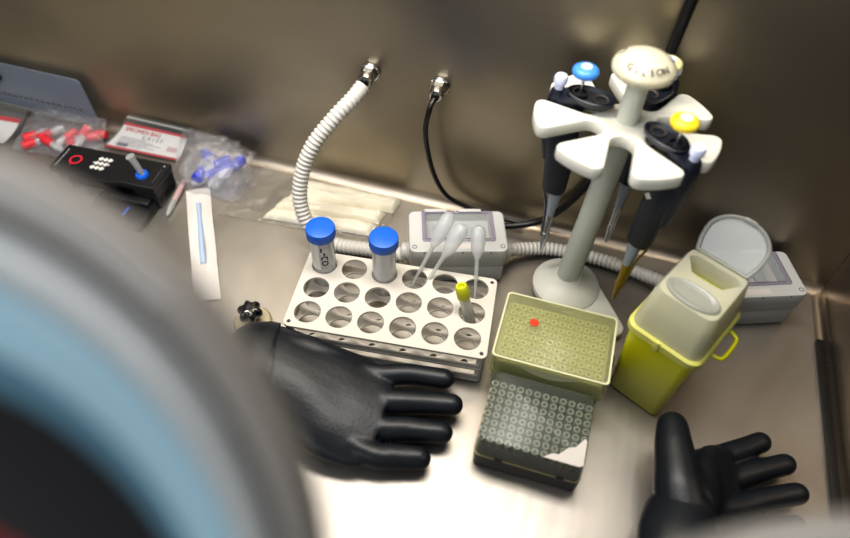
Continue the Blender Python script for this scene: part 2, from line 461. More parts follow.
# skirts under each plate edge so the tiers look like moulded trays
def skirt(z0, z1, i):
    bm = bmesh.new(); P = rrect(-.0215+i, -.092+i, .2025-i, .018-i, .007)
    Q = rrect(-.0215+i+.0016, -.092+i+.0016, .2025-i-.0016, .018-i-.0016, .006)
    loops = [[bm.verts.new((x, y, z)) for x, y in L_] for L_, z in ((P, z0), (P, z1), (Q, z1), (Q, z0))]
    n = len(P)
    for a, b in zip(loops, loops[1:]+loops[:1]):
        for k in range(n): bm.faces.new((a[k], a[(k+1) % n], b[(k+1) % n], b[k]))
    return frombm('tray_wall', bm, 'rack', rack)
skirt(.0272, .0340, .0006); skirt(.0038, .0130, .0006)

def falcon(cx, cy, label, written):
    t = thing('centrifuge_tube', label, 'tube', (cx, cy, .0012))
    lathe('tube_body', [(0, 0), (.003, .0003), (.0128, .014), (.0135, .02), (.0137, .100), (.0142, .101), (.0142, .1035), (.0125, .1035), (.0125, .02), (.0118, .0145), (.002, .002), (0, .002)], 'clearwall', t)
    # cap with fine ribs
    bm = bmesh.new(); n = 120
    prof = [(0, .1150), (.0140, .1150), (.0160, .1141), (.0165, .1130), (.0165, .1018), (.0158, .1010), (.0143, .1010)]
    rings = []
    for r, z in prof:
        if r == 0: rings.append([bm.verts.new((0, 0, z))]); continue
        rings.append([bm.verts.new(((r-(.0004 if (i % 2 and r > .016) else 0))*math.cos(2*PI*i/n), (r-(.0004 if (i % 2 and r > .016) else 0))*math.sin(2*PI*i/n), z)) for i in range(n)])
    for i in range(n): bm.faces.new((rings[0][0], rings[1][i], rings[1][(i+1) % n]))
    for a, b in zip(rings[1:], rings[2:]):
        for i in range(n): bm.faces.new((a[i], a[(i+1) % n], b[(i+1) % n], b[i]))
    frombm('cap', bm, 'blue', t, angle=50)
    if written:
        R_ = .01385
        def bend(v):     # text runs down the tube
            a = -PI/2+.62+v.y/R_
            return V((R_*math.cos(a), R_*math.sin(a), -v.x))
        text('handwriting', 'L-co1', .0175, 'ink', t, T(0, 0, .0745), .0003, bend)
        frombm('white_patch', bm_patch(.01378, -PI/2-.95, -PI/2+.1, .056, .099), 'whiteprint', t)
        for k in range(8):
            frombm('graduation', bm_patch(.01384, -PI/2-.7, -PI/2-.35, .062+k*.0045, .0625+k*.0045), 'greyink', t)
    else:
        lathe('powder', [(0, .0022), (.0112, .015), (.0120, .021), (.0120, .060), (0, .062)], 'paper', t)
    return t
def bm_patch(r, a0, a1, z0, z1, n=10):
    bm = bmesh.new(); A = [bm.verts.new((r*math.cos(a0+(a1-a0)*i/n), r*math.sin(a0+(a1-a0)*i/n), z0)) for i in range(n+1)]
    B = [bm.verts.new((r*math.cos(a0+(a1-a0)*i/n), r*math.sin(a0+(a1-a0)*i/n), z1)) for i in range(n+1)]
    for i in range(n): bm.faces.new((A[i], A[i+1], B[i+1], B[i]))
    return bm
p = racklocal(0, 0); falcon(p.x+.0002, p.y, 'blue capped tube with handwriting in the rack corner hole', True)
p = racklocal(2, 0); falcon(p.x, p.y, 'blue capped clear tube without handwriting in the back row of the rack', False)

# small tube with lime cap, leaning in the rack
p = racklocal(5, 1)
t = thing('sample_tube', 'small tube with a lime yellow cap leaning in the rack', 'tube', (p.x+.003, p.y-.003, .0285))
m = RY(math.radians(-17)) @ RX(math.radians(-5))
lathe('tube_body', [(0, 0), (.004, .001), (.0062, .006), (.0064, .058), (.0054, .058), (.0053, .006), (0, .003)], 'milky', t, mtx=m, seg=24)
lathe('contents', [(0, .0035), (.005, .007), (.005, .030), (0, .031)], 'beige', t, mtx=m, seg=24)
lathe('cap', [(.0067, .048), (.0074, .049), (.0074, .0635), (.006, .066), (.0032, .0655), (.0028, .0635), (0, .0635)], 'limecap', t, mtx=m, seg=28)

def transfer_pipette(base, top, label):
    b, tp = V(base), V(top); d = tp-b; L = d.length
    q = d.to_track_quat('Z', 'Y').to_matrix().to_4x4()
    t = thing('transfer_pipette', label, 'pipette', base)
    lathe('stem', [(0, 0), (.0010, 0), (.0022, .03), (.0026, L*.58), (0, L*.581)], 'milky', t, mtx=q, seg=16)
    lathe('bulb', [(0, L*.56), (.0028, L*.565), (.0075, L*.68), (.0088, L*.8), (.0082, L*.93), (.005, L*.99), (0, L)], 'clearwall', t, mtx=q, seg=20)
    return t
p3, p5 = racklocal(3, 0), racklocal(5, 0)
transfer_pipette((p3.x-.006, p3.y-.003, .030), (-.461, -.128, .118), 'clear transfer pipette leaning right, left of the pair sharing one rack hole')
transfer_pipette((p3.x+.006, p3.y-.008, .030), (-.442, -.140, .116), 'clear transfer pipette leaning right, right of the pair sharing one rack hole')
transfer_pipette((p5.x+.001, p5.y-.003, .030), (-.4280, -.1260, .106), 'clear transfer pipette leaning left out of the corner hole of the rack')

# ------------------------------------------------------------------ tip boxes
def tips(x0, y0, z0, mat, label, group, n=96):
    bm = bmesh.new()
    bm_lathe(bm, [(.0006, -.038), (.0017, -.02), (.0026, 0), (.0036, .0005), (.0036, .0045), (.0022, .0045), (.0018, 0)], seg=12)
    first = frombm('pipette_tip', bm, mat)
    tag(first, label, 'pipette tip', group)
    k = 0
    for r in range(8):
        for c_ in range(12):
            o = first if k == 0 else first.copy()
            if k: COL.objects.link(o)
            o.location = (x0+c_*.009, y0-r*.009, z0); k += 1
# dark box
X0, X1, Y0, Y1 = -.3712, -.2625, -.3575, -.2720
db = thing('tip_box', 'black pipette tip box with a smoky clear lid in front of the yellow box', 'tip box', ((X0+X1)/2, (Y0+Y1)/2, 0))
hx, hy = (X1-X0)/2, (Y1-Y0)/2
def shell(name, hx, hy, z0, z1, th, mat, parent, r=.006, taper=0, closed='top'):
    """open-bottomed (or open-topped) box shell with rounded corners"""
    bm = bmesh.new()
    def ring(dx, z): return [bm.verts.new((x, y, z)) for x, y in rrect(-hx+dx, -hy+dx, hx-dx, hy-dx, max(.001, r-dx*.5))]
    if closed == 'top':
        R_ = [ring(th, z0), ring(0, z0), ring(taper, z1-.0015), ring(taper+.0015, z1), ]
        I_ = [ring(taper+th, z1-th), ]
    else:
        R_ = [ring(th, z1), ring(0, z1), ring(taper, z0+.0015), ring(taper+.0015, z0)]
        I_ = [ring(taper+th, z0+th)]
    n = len(R_[0])
    for a, b in zip(R_, R_[1:]):
        for i in range(n): bm.faces.new((a[i], a[(i+1) % n], b[(i+1) % n], b[i]))
    for i in range(n): bm.faces.new((R_[0][i], R_[0][(i+1) % n], I_[0][(i+1) % n], I_[0][i]))
    bm.faces.new(R_[-1]); bm.faces.new(I_[0])
    return frombm(name, bm, mat, parent)
shell('base', hx-.0005, hy-.0005, .0005, .024, .0015, 'boxblack', db, .005, .0005, 'bottom')
def tray(parent, hx, hy, z, mat):
    hs = [circle(-.0495+i*.009, .0315-j*.009, .0029, 12) for i in range(12) for j in range(8)]
    return plate('tip_tray', rrect(-hx, -hy, hx, hy, .005), hs, z-.002, z, mat, parent, 0)
tray(db, hx-.004, hy-.004, .039, 'traydark')
frombm('tray_skirt', bm_box(bmesh.new(), (-hx+.004, -hy+.004, .020), (hx-.004, -hy+.0055, .037)), 'traydark', db)
plate('rim', rrect(-hx, -hy, hx, hy, .007), [rrect(-hx+.0025, -hy+.0025, hx-.0025, hy-.0025, .006)], .0232, .0252, 'seamgold', db, .0003)
lid = shell('lid', hx-.0005, hy-.0005, .0254, .056, .0012, 'lidgrey', db, .008, .002, 'top')
for sx in (-.028, .034):
    box('latch', (sx-.004, -hy-.0008, .020), (sx+.004, -hy+.001, .0265), 'boxblack', db, .0005)
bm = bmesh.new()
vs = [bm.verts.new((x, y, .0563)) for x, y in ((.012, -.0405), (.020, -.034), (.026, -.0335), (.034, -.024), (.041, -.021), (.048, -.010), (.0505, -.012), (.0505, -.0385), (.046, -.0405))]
bm.faces.new(vs); frombm('glare_patch', bm, 'paper', db)  # white patch added to imitate glare on the lid
text('embossed_number', '200', .006, 'greyink', db, T(.043, .024, .0563) @ RZ(math.radians(-60)), .0001)
tips((X0+X1)/2-.0495, (Y0+Y1)/2+.0315, .0395, 'tipgrey', 'clear pipette tip standing in the black tip box', 'pipette tips in the black tip box')
# yellow box
X0, X1, Y0, Y1 = -.3785, -.2545, -.2700, -.1805
yb = thing('tip_box', 'pale yellow tip box with frosted lid and an orange dot', 'tip box', ((X0+X1)/2, (Y0+Y1)/2, 0))
hx, hy = (X1-X0)/2, (Y1-Y0)/2
shell('base', hx-.003, hy-.003, .0005, .040, .0015, 'trayyel', yb, .006, .003, 'bottom')
tray(yb, hx-.005, hy-.005, .060, 'trayyel')
frombm('tray_skirt', bm_box(bmesh.new(), (-hx+.006, -hy+.0045, .036), (hx-.006, -hy+.006, .058)), 'trayyel', yb)
lid = shell('lid', hx, hy, .0405, .072, .0014, 'lidyel', yb, .005, .0015, 'top')
plate('lid_edge', rrect(-hx+.001, -hy+.001, hx-.001, hy-.001, .005), [rrect(-hx+.0032, -hy+.0032, hx-.0032, hy-.0032, .004)], .0712, .0726, 'liprim', yb, .0003)
# curved finger grip on the front of the lid
bm = bmesh.new(); n = 20; A = []; B = []
for i in range(n+1):
    s = i/n; x = -.036+.072*s; d = .013*math.sin(PI*s)
    A.append(bm.verts.new((x, -hy-.0004, .0700))); B.append(bm.verts.new((x, -hy-.0004-.0005*math.sin(PI*s), .0700-d)))
for i in range(n): bm.faces.new((A[i], A[i+1], B[i+1], B[i]))
frombm('finger_grip', bm, 'trayyel', yb)
lathe('sticker_dot', [(0, 0), (.0050, 0), (.0050, .0003), (0, .0003)], 'orange', yb, (-.0255, .0100, .0722), 28)
box('latch', (hx-.0005, -.006, .050), (hx+.003, .004, .058), 'portdark', yb, .0006)
tips((X0+X1)/2-.0495, (Y0+Y1)/2+.0315, .0605, 'tipyel', 'pale pipette tip under the frosted lid of the yellow tip box', 'pipette tips in the yellow tip box')

# ------------------------------------------------------------------ pipette stand
AX = V((-.3050, -.1010, 0)); PH = math.radians(-91)
st = thing('pipette_stand', 'white rotating pipette stand with mushroom knob and seven slots', 'pipette stand', AX)
BO = (-.0090, .0020, 0)
# base: round cone plus a tail
bm = bmesh.new()
def hull_outline(c1, r1, c2, r2, n=40):
    P = circle(*c1, r1, n)+circle(*c2, r2, n)
    P = sorted(set(P)); 
    def half(P):
        h = []
        for q in P:
            while len(h) > 1 and (h[-1][0]-h[-2][0])*(q[1]-h[-2][1])-(h[-1][1]-h[-2][1])*(q[0]-h[-2][0]) <= 0: h.pop()
            h.append(q)
        return h
    a = half(P); b = half(P[::-1]); return a[:-1]+b[:-1]
plate('foot', hull_outline((-.009, .002), .0405, (.054, -.044), .014), [], .0005, .010, 'stand', st, .0025)
lathe('base_cone', [(0, .008), (.0415, .008), (.0412, .012), (.036, .017), (.026, .022), (.018, .0285), (.0155, .034), (0, .034)], 'stand', st, BO, 48)
tube('pole', [V((-.0100, 0, .030)), V((-.005, 0, .13)), V((0, 0, .252))], [.0140, .0135, .0128], 'pole', st, 32)
# rotor with seven slots
NS = 7; RO = .0885; RI = .0400; HW = .0115
out = []
for k in range(NS):
    a = PH+2*PI*k/NS                                # slot direction
    d = V((math.cos(a), math.sin(a))); s = V((-d.y, d.x))
    RC = .0085                                       # corner radius of the petals
    cx_ = math.sqrt((RO-RC)**2-(HW+RC)**2)
    cl = d*cx_-s*(HW+RC); cr_ = d*cx_+s*(HW+RC)
    al = math.atan2(cl.y, cl.x); ae = math.atan2(s.y, s.x)
    da = ((ae-al+PI) % (2*PI))-PI
    for i in range(9):
        q = al+da*i/8; out.append(cl+V((math.cos(q), math.sin(q)))*RC)
    for i in range(9):
        q = -PI/2+PI*i/8
        out.append(d*RI+(-d*math.cos(q)+s*math.sin(q))*HW)
    ar = math.atan2(cr_.y, cr_.x); ab = math.atan2(-s.y, -s.x); da = ((ar-ab+PI) % (2*PI))-PI
    for i in range(9):
        q = ab+da*i/8; out.append(cr_+V((math.cos(q), math.sin(q)))*RC)
    a0_ = ar; a1_ = al+2*PI/NS
    for i in range(1, 5):
        b = a0_+(((a1_-a0_+PI) % (2*PI))-PI)*i/5
        out.append(V((math.cos(b), math.sin(b)))*RO)
plate('rotor', [(q.x, q.y) for q in out], [], -.0075, .0060, 'stand', st, .0026, T(0, 0, .2605) @ RX(math.radians(-3.5)))
lathe('knob_stem', [(0, .2640), (.0108, .2640), (.0095, .318), (0, .318)], 'pole', st)
lathe('knob', [(0, .314), (.013, .315), (.024, .317), (.0280, .3205), (.0287, .3235), (.0275, .327), (.022, .3320), (.013, .3360), (0, .3375)], 'knobcap', st, seg=48)
def ringtext(s, size, z, rr, a0, da, mat, tilt):
    for i, ch in enumerate(s):
        if ch == ' ': continue
        a = a0+da*i
        m = T(rr*math.cos(a), rr*math.sin(a), z) @ RZ(a+PI/2) @ RX(tilt)
        text('letter', ch, size, mat, st, m, .0002)
ringtext('GILSON', .0088, .3330, .0226, math.radians(-126), math.radians(17), 'ink', math.radians(34))
ringtext('GI', .0080, .3330, .0222, math.radians(10), math.radians(18), 'greyink', math.radians(34))
ringtext('PI', .0080, .3330, .0222, math.radians(158), math.radians(18), 'greyink', math.radians(34))

def micropipette(k, r, label, btn, eject_dir, shaft, zt=.0505, amber=False):
    a = PH+2*PI*k/NS
    # local x = direction of the ejector button (outward), tip at the origin
    t = thing('micropipette', label, 'pipette', (AX.x+r*math.cos(a), AX.y+r*math.sin(a), zt), eject_dir)
    def ov(z, w, d, cx=0, n=24, p=2.4):
        o = []
        for i in range(n):
            q = 2*PI*i/n; c_, s_ = math.cos(q), math.sin(q)
            o.append((cx+w*math.copysign(abs(c_)**(2/p), c_), d*math.copysign(abs(s_)**(2/p), s_), z))
        return o
    # handle
    bm = bmesh.new()
    loft(bm, [ov(.099, .0080, .0080, .001), ov(.102, .0128, .0120, .003), ov(.125, .0140, .0128, .004), ov(.155, .0155, .0130, .006), ov(.176, .0175, .0128, .0090), ov(.186, .0175, .0118, .0100), ov(.1960, .0165, .0100, .0095), ov(.2180, .0165, .0098, .0095), ov(.2205, .0150, .0105, .004), ov(.2250, .0145, .0105, .002)])
    frombm('handle', bm, 'navy', t)
    # ejector column beside the handle
    bm = bmesh.new()
    loft(bm, [ov(.140, .0050, .0060, .0180, 16), ov(.165, .0075, .0085, .0210, 16), ov(.2110, .0078, .0090, .0225, 16), ov(.2210, .0070, .0080, .0220, 16), ov(.2250, .0055, .0060, .0215, 16)])
    frombm('ejector_column', bm, 'navy', t)
    lathe('ejector_button', [(0, .2240), (.0048, .2240), (.0048, .2310), (.0066, .2315), (.0066, .2370), (.0054, .2390), (0, .2395)], 'lilac', t, (.0215, 0, 0), 24)
    # finger rest: an oval dish on the other side
    bm = bmesh.new()
    o1 = [ov(.2200, .0190, .0105, -.010, 32, 2), ov(.2250, .0235, .0140, -.011, 32, 2), ov(.2285, .0240, .0145, -.011, 32, 2), ov(.2292, .0226, .0132, -.011, 32, 2), ov(.2258, .0190, .0105, -.011, 32, 2)]
    loft(bm, o1); frombm('finger_rest', bm, 'navy', t)
    lathe('dial_ring', [(.0060, .2255), (.0080, .2255), (.0080, .2285), (.0060, .2285)], 'black', t, close=True, seg=28)
    lathe('rest_recess', [(.0055, .2255), (.0078, .2255), (.0078, .2278), (.0055, .2270)], 'portdark', t, (-.021, 0, 0), 28, None, True)
    lathe('plunger_rod', [(0, .218), (.0015, .218), (.0015, .249), (0, .249)], 'silver', t, seg=14)
    pb = lathe('plunger_button', [(0, .2465), (.0070, .2465), (.0118, .2480), (.0128, .2505), (.0122, .2530), (.0095, .2550), (.0060, .2558), (0, .2558)], btn, t, seg=36)
    lathe('button_disc', [(0, .2556), (.0055, .2556), (.0052, .2566), (0, .2568)], 'lilac' if not amber else 'whiteprint', pb, seg=24)
    lathe('volume_window', [(0, -.004), (.0045, -.004), (.0045, .0), (0, .0)], 'silver', t, mtx=T(0, -.0128, .170) @ RX(PI/2), seg=4)
    # shaft
    lathe('shaft', [(0, .106), (.0078, .104), (.0068, .085), (.0052, .072), (.0040, .050), (.0028, .030), (0, .030)], 'greyblue', t, seg=22)
    lathe('tip_cone', [(0, .060), (.0050, .062), (.0043, .035), (.0030, .008), (.0020, 0), (0, 0)], shaft, t, seg=18)
    # ejector arm: a bent strip from the handle down to the cone
    bm = bmesh.new()
    pts = smooth_path([(.0110, 0, .108), (.0140, 0, .099), (.0120, 0, .088), (.0080, 0, .072), (.0058, 0, .048), (.0048, 0, .026)], 6)
    bm_sweep(bm, pts, [.0034]*len(pts), 8, True, None, [.0012]*len(pts))
    frombm('ejector_arm', bm, shaft if amber else 'silver', t)
    lathe('ejector_collar', [(.0040, .024), (.0048, .024), (.0048, .032), (.0040, .032)], shaft if amber else 'silver', t, close=True, seg=20)
    return t
k_of = lambda deg: round(((math.radians(deg)-PH) % (2*PI))/(2*PI/NS))
micropipette(k_of(166), .0500, 'navy pipette with a blue plunger button hanging left in the stand', 'bluebtn', math.radians(167), 'silver')
micropipette(k_of(-39.6), .0570, 'navy pipette with a bright yellow plunger button and amber tip', 'yelbtn', math.radians(-38), 'amber', amber=True)
micropipette(k_of(63), .0570, 'navy pipette with a pale cream button hanging behind the stand knob', 'palebtn', math.radians(63), 'silver')

# ------------------------------------------------------------------ sharps container
SA = math.radians(-27); sx, sy = V((math.cos(SA), math.sin(SA), 0)), V((-math.sin(SA), math.cos(SA), 0))
O = sx*(-.0885)+sy*(-.265)
sh = thing('sharps_container', 'yellow sharps bin with a frosted white top and open flap', 'sharps container', (O.x, O.y, 0), SA)
def rr3(hx, hy, z, r, cx=0, cy=0, n=6): return [(x, y, z) for x, y in rrect(cx-hx, cy-hy, cx+hx, cy+hy, r, n)]
bm = bmesh.new()
loft(bm, [rr3(.0290, .0405, .0005, .006), rr3(.0310, .0425, .003, .008), rr3(.0365, .0450, .110, .010), rr3(.0365, .0450, .116, .010)])
frombm('bin', bm, 'yellow', sh)
bm = bmesh.new()
loft(bm, [rr3(.0390, .0475, .1100, .012), rr3(.0405, .0490, .1115, .013), rr3(.0405, .0490, .1190, .013), rr3(.0385, .0470, .1210, .012)])
rim = frombm('rim', bm, 'yellowrim', sh)
# frosted upper housing with an open oval mouth
hous = bmesh.new()
secs = [rr3(.0375, .0460, .1200, .012, 0, 0, 8), rr3(.0350, .0430, .145, .012, 0, 0, 8), rr3(.0322, .0385, .166, .011, 0, .001, 8), rr3(.0300, .0365, .171, .010, 0, .001, 8)]
Rg = [[hous.verts.new(q) for q in s] for s in secs]
n = len(Rg[0])
for a, b in zip(Rg, Rg[1:]):
    for i in range(n): hous.faces.new((a[i], a[(i+1) % n], b[(i+1) % n], b[i]))
cyh = .0185
def orig_mouth(rx, ry, z):
    o = []
    for q in secs[-1]:
        a = math.atan2((q[1]-cyh)/1.0, q[0]); o.append((rx*math.cos(a), cyh+ry*math.sin(a), z))
    return o
for rx, ry, z in ((.0285, .0150, .1714), (.0276, .0140, .1690), (.0260, .0130, .151)):
    nr = [hous.verts.new(q) for q in orig_mouth(rx, ry, z)]
    for i in range(n): hous.faces.new((Rg[-1][i], Rg[-1][(i+1) % n], nr[(i+1) % n], nr[i]))
    Rg.append(nr)
frombm('housing', hous, 'sharpwhite', sh)
bm = bmesh.new(); loft(bm, [rr3(.034, .042, .1205, .01), rr3(.030, .036, .150, .01)]); frombm('inner_tray', bm, 'innergreen', sh)
# second small closed lid, a raised oval in front of the mouth
bm = bmesh.new()
def oval(rx, ry, z, cy, n=32): return [(rx*math.cos(2*PI*i/n), cy+ry*math.sin(2*PI*i/n), z) for i in range(n)]
loft(bm, [oval(.0270, .0140, .1700, -.0205), oval(.0270, .0140, .1735, -.0205), oval(.0255, .0125, .1750, -.0205), oval(.0225, .0095, .1745, -.0205), oval(.0200, .0075, .1725, -.0205)])
frombm('small_lid', bm, 'flap', sh)
# the open flap, tilted back on its hinge
fm = T(0, .0365, .1700) @ RX(math.radians(48))
bm = bmesh.new()
def fl(s, z, n=8):
    P = [(-.028, 0), (.028, 0)]+[(.0315, .012), (.0325, .022)]+[(.0325*math.cos(PI*i/16), .024+.0255*math.sin(PI*i/16)) for i in range(1, 16)]+[(-.0325, .022), (-.0315, .012)]
    return [tuple(fm @ V((x*s, .023+(y-.023)*s, z))) for x, y in P]
loft(bm, [fl(1, -.0015), fl(1.0, .004), fl(.95, .0055), fl(.90, .0050), fl(.86, .0015)])
flap = frombm('flap', bm, 'flap', sh)
frombm('flap_tab', bm_box(bmesh.new(), (-.006, .0445, -.001), (.006, .0500, .0025), .0008), 'flap', flap).data.transform(fm)
frombm('hinge', bm_box(bmesh.new(), (-.024, .0345, .1665), (.024, .0385, .1720), .001), 'sharpwhite', sh)
# bail handle on the right side
hp = smooth_path([(.0390, .026, .108), (.0460, .0255, .106), (.0505, .022, .105), (.0515, .008, .104), (.0505, -.006, .104), (.0460, -.0095, .104), (.0390, -.010, .104)], 5)
frombm('handle', bm_sweep(bmesh.new(), hp, [.0022]*len(hp), 10), 'yellow', sh)
frombm('clip', bm_box(bmesh.new(), (-.006, -.0505, .108), (.000, -.0480, .122), .0008), 'yellowrim', sh)

# ------------------------------------------------------------------ clamp knob
t = thing('drain_plug', 'glossy black lobed knob on a beige disc left of the rack', 'knob', (-.6600, -.2655, 0), math.radians(10))
lathe('disc', [(0, 0), (.0225, 0), (.0225, .004), (.020, .0075), (.012, .0085), (0, .009)], 'beige', t)
lathe('spindle', [(0, .008), (.005, .008), (.005, .018), (0, .018)], 'black', t)
bm = bmesh.new(); n = 72; R_ = []
for rr, z in ((.0060, .0165), (.0105, .0175), (.0130, .0210), (.0130, .0260), (.0110, .0300), (.0070, .0318)):
    R_.append([bm.verts.new((rr*(1+.15*math.cos(6*2*PI*i/n))*math.cos(2*PI*i/n), rr*(1+.15*math.cos(6*2*PI*i/n))*math.sin(2*PI*i/n), z)) for i in range(n)])
for a, b in zip(R_, R_[1:]):
    for i in range(n): bm.faces.new((a[i], a[(i+1) % n], b[(i+1) % n], b[i]))
bm.faces.new(R_[0][::-1]); bm.faces.new(R_[-1])
frombm('knob', bm, 'blackgloss', t)
lathe('insert', [(0, .0315), (.0035, .0316), (.003, .0328), (0, .033)], 'ink', t, seg=20)

# ------------------------------------------------------------------ black instrument at left
t = thing('instrument', 'black bench instrument with a red ring mark and a tube socket', 'instrument', (-.9375, -.1130, 0), math.radians(3))
D = t
box('body', (-.072, -.010, .0005), (.0755, .0245, .031), 'black', t, .002)
box('right_block', (.042, -.0225, .0005), (.0755, .0240, .034), 'black', t, .002)
box('left_leg', (-.072, -.0205, .0005), (-.058, .0240, .031), 'black', t, .002)
# top slab with a stepped front edge
prof = [(-.0775, -.0235), (-.030, -.0260), (-.022, -.0285), (.018, -.0285), (.026, -.0245), (.0765, -.0250), (.0755, .0255), (-.0775, .0255)]
plate('top_panel', prof, [], .0305, .0405, 'black', t, .0012)
box('foot', (-.012, -.071, .0005), (.072, -.0200, .0110), 'black', t, .0015)
box('foot_step', (-.004, -.0350, .0105), (.066, -.0205, .0180), 'black', t, .0012)
box('blue_mark', (.0385, -.0560, .0110), (.0415, -.0400, .0114), 'bluering', t, .0001)
lathe('red_ring', [(.0062, .0405), (.0088, .0405), (.0088, .0409), (.0062, .0409)], 'redring', t, (-.0505, -.0005, 0), 36, None, True)
box('red_ring_bar', (-.0535, -.0120, .0405), (-.0522, -.0082, .0409), 'redring', t, 0)
bm = bmesh.new()
for (i, j) in ((0, 0), (1, 0), (2, 0), (0, 1), (1, 1), (2, 1), (0, 2), (1, 2), (2, 2), (-.6, 1), (2.6, 1)):
    cx, cy = -.013+(i-1)*.0066+(j-1)*.0016, .0005+(j-1)*.0088
    r_ = .0044 if 0 <= i <= 2 else .0020
    v = [bm.verts.new((cx+dx*r_, cy+dy*r_*.95, .0411)) for dx, dy in ((1, 0), (0, 1), (-1, 0), (0, -1))]
    bm.faces.new(v)
frombm('diamond_logo', bm, 'whiteprint', t, False)
for k in range(2):
    for j in range(9):
        box('print', (-.0715+k*.0022, -.0180+j*.0040, .0405), (-.0707+k*.0022, -.0152+j*.0040-(k*.001), .0407), 'whiteprint' if k == 0 else 'greyink', t, 0)
for j in range(7):
    box('print', (.0690, -.0150+j*.0040, .0405), (.0699, -.0125+j*.0040, .0407), 'greyink', t, 0)
lathe('status_light', [(0, .0405), (.0011, .0405), (.0008, .0412), (0, .0413)], 'whiteprint', t, (.0700, .0185, 0), 12)
lathe('socket_ring', [(.0046, .0400), (.0088, .0400), (.0088, .0420), (.0075, .0445), (.0046, .0445)], 'bluering', t, (.0500, -.0050, 0), 32, None, True)
c = lathe('cuvette', [(0, 0), (.0040, 0), (.0043, .022), (.0048, .030), (.0060, .031), (.0060, .0325), (0, .0325)], 'milky', None, (0, 0, 0), 24)
c.location = (-.8865, -.1145, .0412); c.rotation_euler = (math.radians(4), math.radians(-13), 0)
tag(c, 'short clear tube standing in the blue ring of the black instrument', 'tube')

# ------------------------------------------------------------------ soft packets
def sheet(name, corners, nx, ny, amp, freq, mat, parent=None, lift=None, seed=0, zmin=.0008, edge=.15):
    """crumpled bilinear sheet: corners bl, br, tr, tl"""
    bl, br, tr, tl = [V(c_) for c_ in corners]
    bm = bmesh.new(); G = []
    for j in range(ny+1):
        row = []
        for i in range(nx+1):
            s, q = i/nx, j/ny
            p = bl.lerp(br, s).lerp(tl.lerp(tr, s), q)
            h = noise.noise(V((p.x*freq+seed, p.y*freq, p.z*freq+seed*2)))+.5*noise.noise(V((p.x*freq*2.3, p.y*freq*2.3+seed, 0)))
            rd = 1-2*abs(noise.noise(V((p.x*freq*.9+seed*3, p.y*freq*.9, 0))))
            w = min(1, min(s, 1-s, q, 1-q)/edge)
            z = amp*(h*.6+rd*.5)*(.3+.7*w)+(lift(s, q) if lift else 0)
            row.append(bm.verts.new((p.x+amp*.6*noise.noise(V((p.y*freq, seed, p.x*freq))), min(p.y+amp*.6*noise.noise(V((seed, p.y*freq, p.x*freq))), -.0015), max(zmin, p.z+z))))
        G.append(row)
    for j in range(ny):
        for i in range(nx): bm.faces.new((G[j][i], G[j][i+1], G[j+1][i+1], G[j+1][i]))
    return frombm(name, bm, mat, parent, angle=60)

# cloth in its clear bag
tb = thing('clear_bag', 'large clear plastic bag around folded cream cloths by the back wall', 'plastic bag', (0, 0, 0))
sheet('film_top', [(-.787, -.118, .002), (-.566, -.099, .004), (-.552, -.020, .010), (-.760, -.014, .010)], 70, 44, .0035, 45, 'cloth_film', tb, lambda s, q: .0125*min(1, max(0, (s-.22)/.12))*min(1, 5*q, 5*(1-q), 8*(1-s)), 3)
sheet('film_bottom', [(-.787, -.118, .001), (-.566, -.099, .001), (-.556, -.020, .0012), (-.760, -.014, .0012)], 20, 12, .0004, 45, 'cloth_film', tb, None, 5)
def cloth_piece(name, corners, th, seed, label):
    bl, br, tr, tl = [V(c_) for c_ in corners]
    bm = bmesh.new(); nx, ny = 60, 24; G = []
    for j in range(ny+1):
        row = []
        for i in range(nx+1):
            s, q = i/nx, j/ny
            p = bl.lerp(br, s).lerp(tl.lerp(tr, s), q)
            e = min(1, (1-(2*q-1)**6))*min(1, (1-(2*s-1)**24))
            z = th*e*(.86+.14*noise.noise(V((s*2+seed, q*6, 0))))+.0005*noise.noise(V((p.x*160, p.y*160, seed)))
            row.append(bm.verts.new((p.x, p.y+.0016*noise.noise(V((s*7, seed, q*2))), p.z+max(.0002, z))))
        G.append(row)
    for j in range(ny):
        for i in range(nx): bm.faces.new((G[j][i], G[j][i+1], G[j+1][i+1], G[j+1][i]))
    o = frombm(name, bm, 'cloth', None, angle=70)
    return tag(o, label, 'cloth')
cloth_piece('folded_cloth', [(-.709, -.0620, .0013), (-.560, -.0420, .0013), (-.556, -.0165, .0013), (-.692, -.0185, .0013)], .0125, 1, 'cream folded cloth in the clear bag, nearest the back wall')
cloth_piece('folded_cloth', [(-.718, -.0850, .0013), (-.572, -.0675, .0013), (-.569, -.0450, .0013), (-.710, -.0630, .0013)], .0115, 4, 'cream folded cloth in the clear bag, middle one of three')
cloth_piece('folded_cloth', [(-.724, -.1050, .0013), (-.577, -.0915, .0013), (-.573, -.0700, .0013), (-.719, -.0870, .0013)], .0095, 8, 'cream folded cloth in the clear bag, nearest the tube rack')

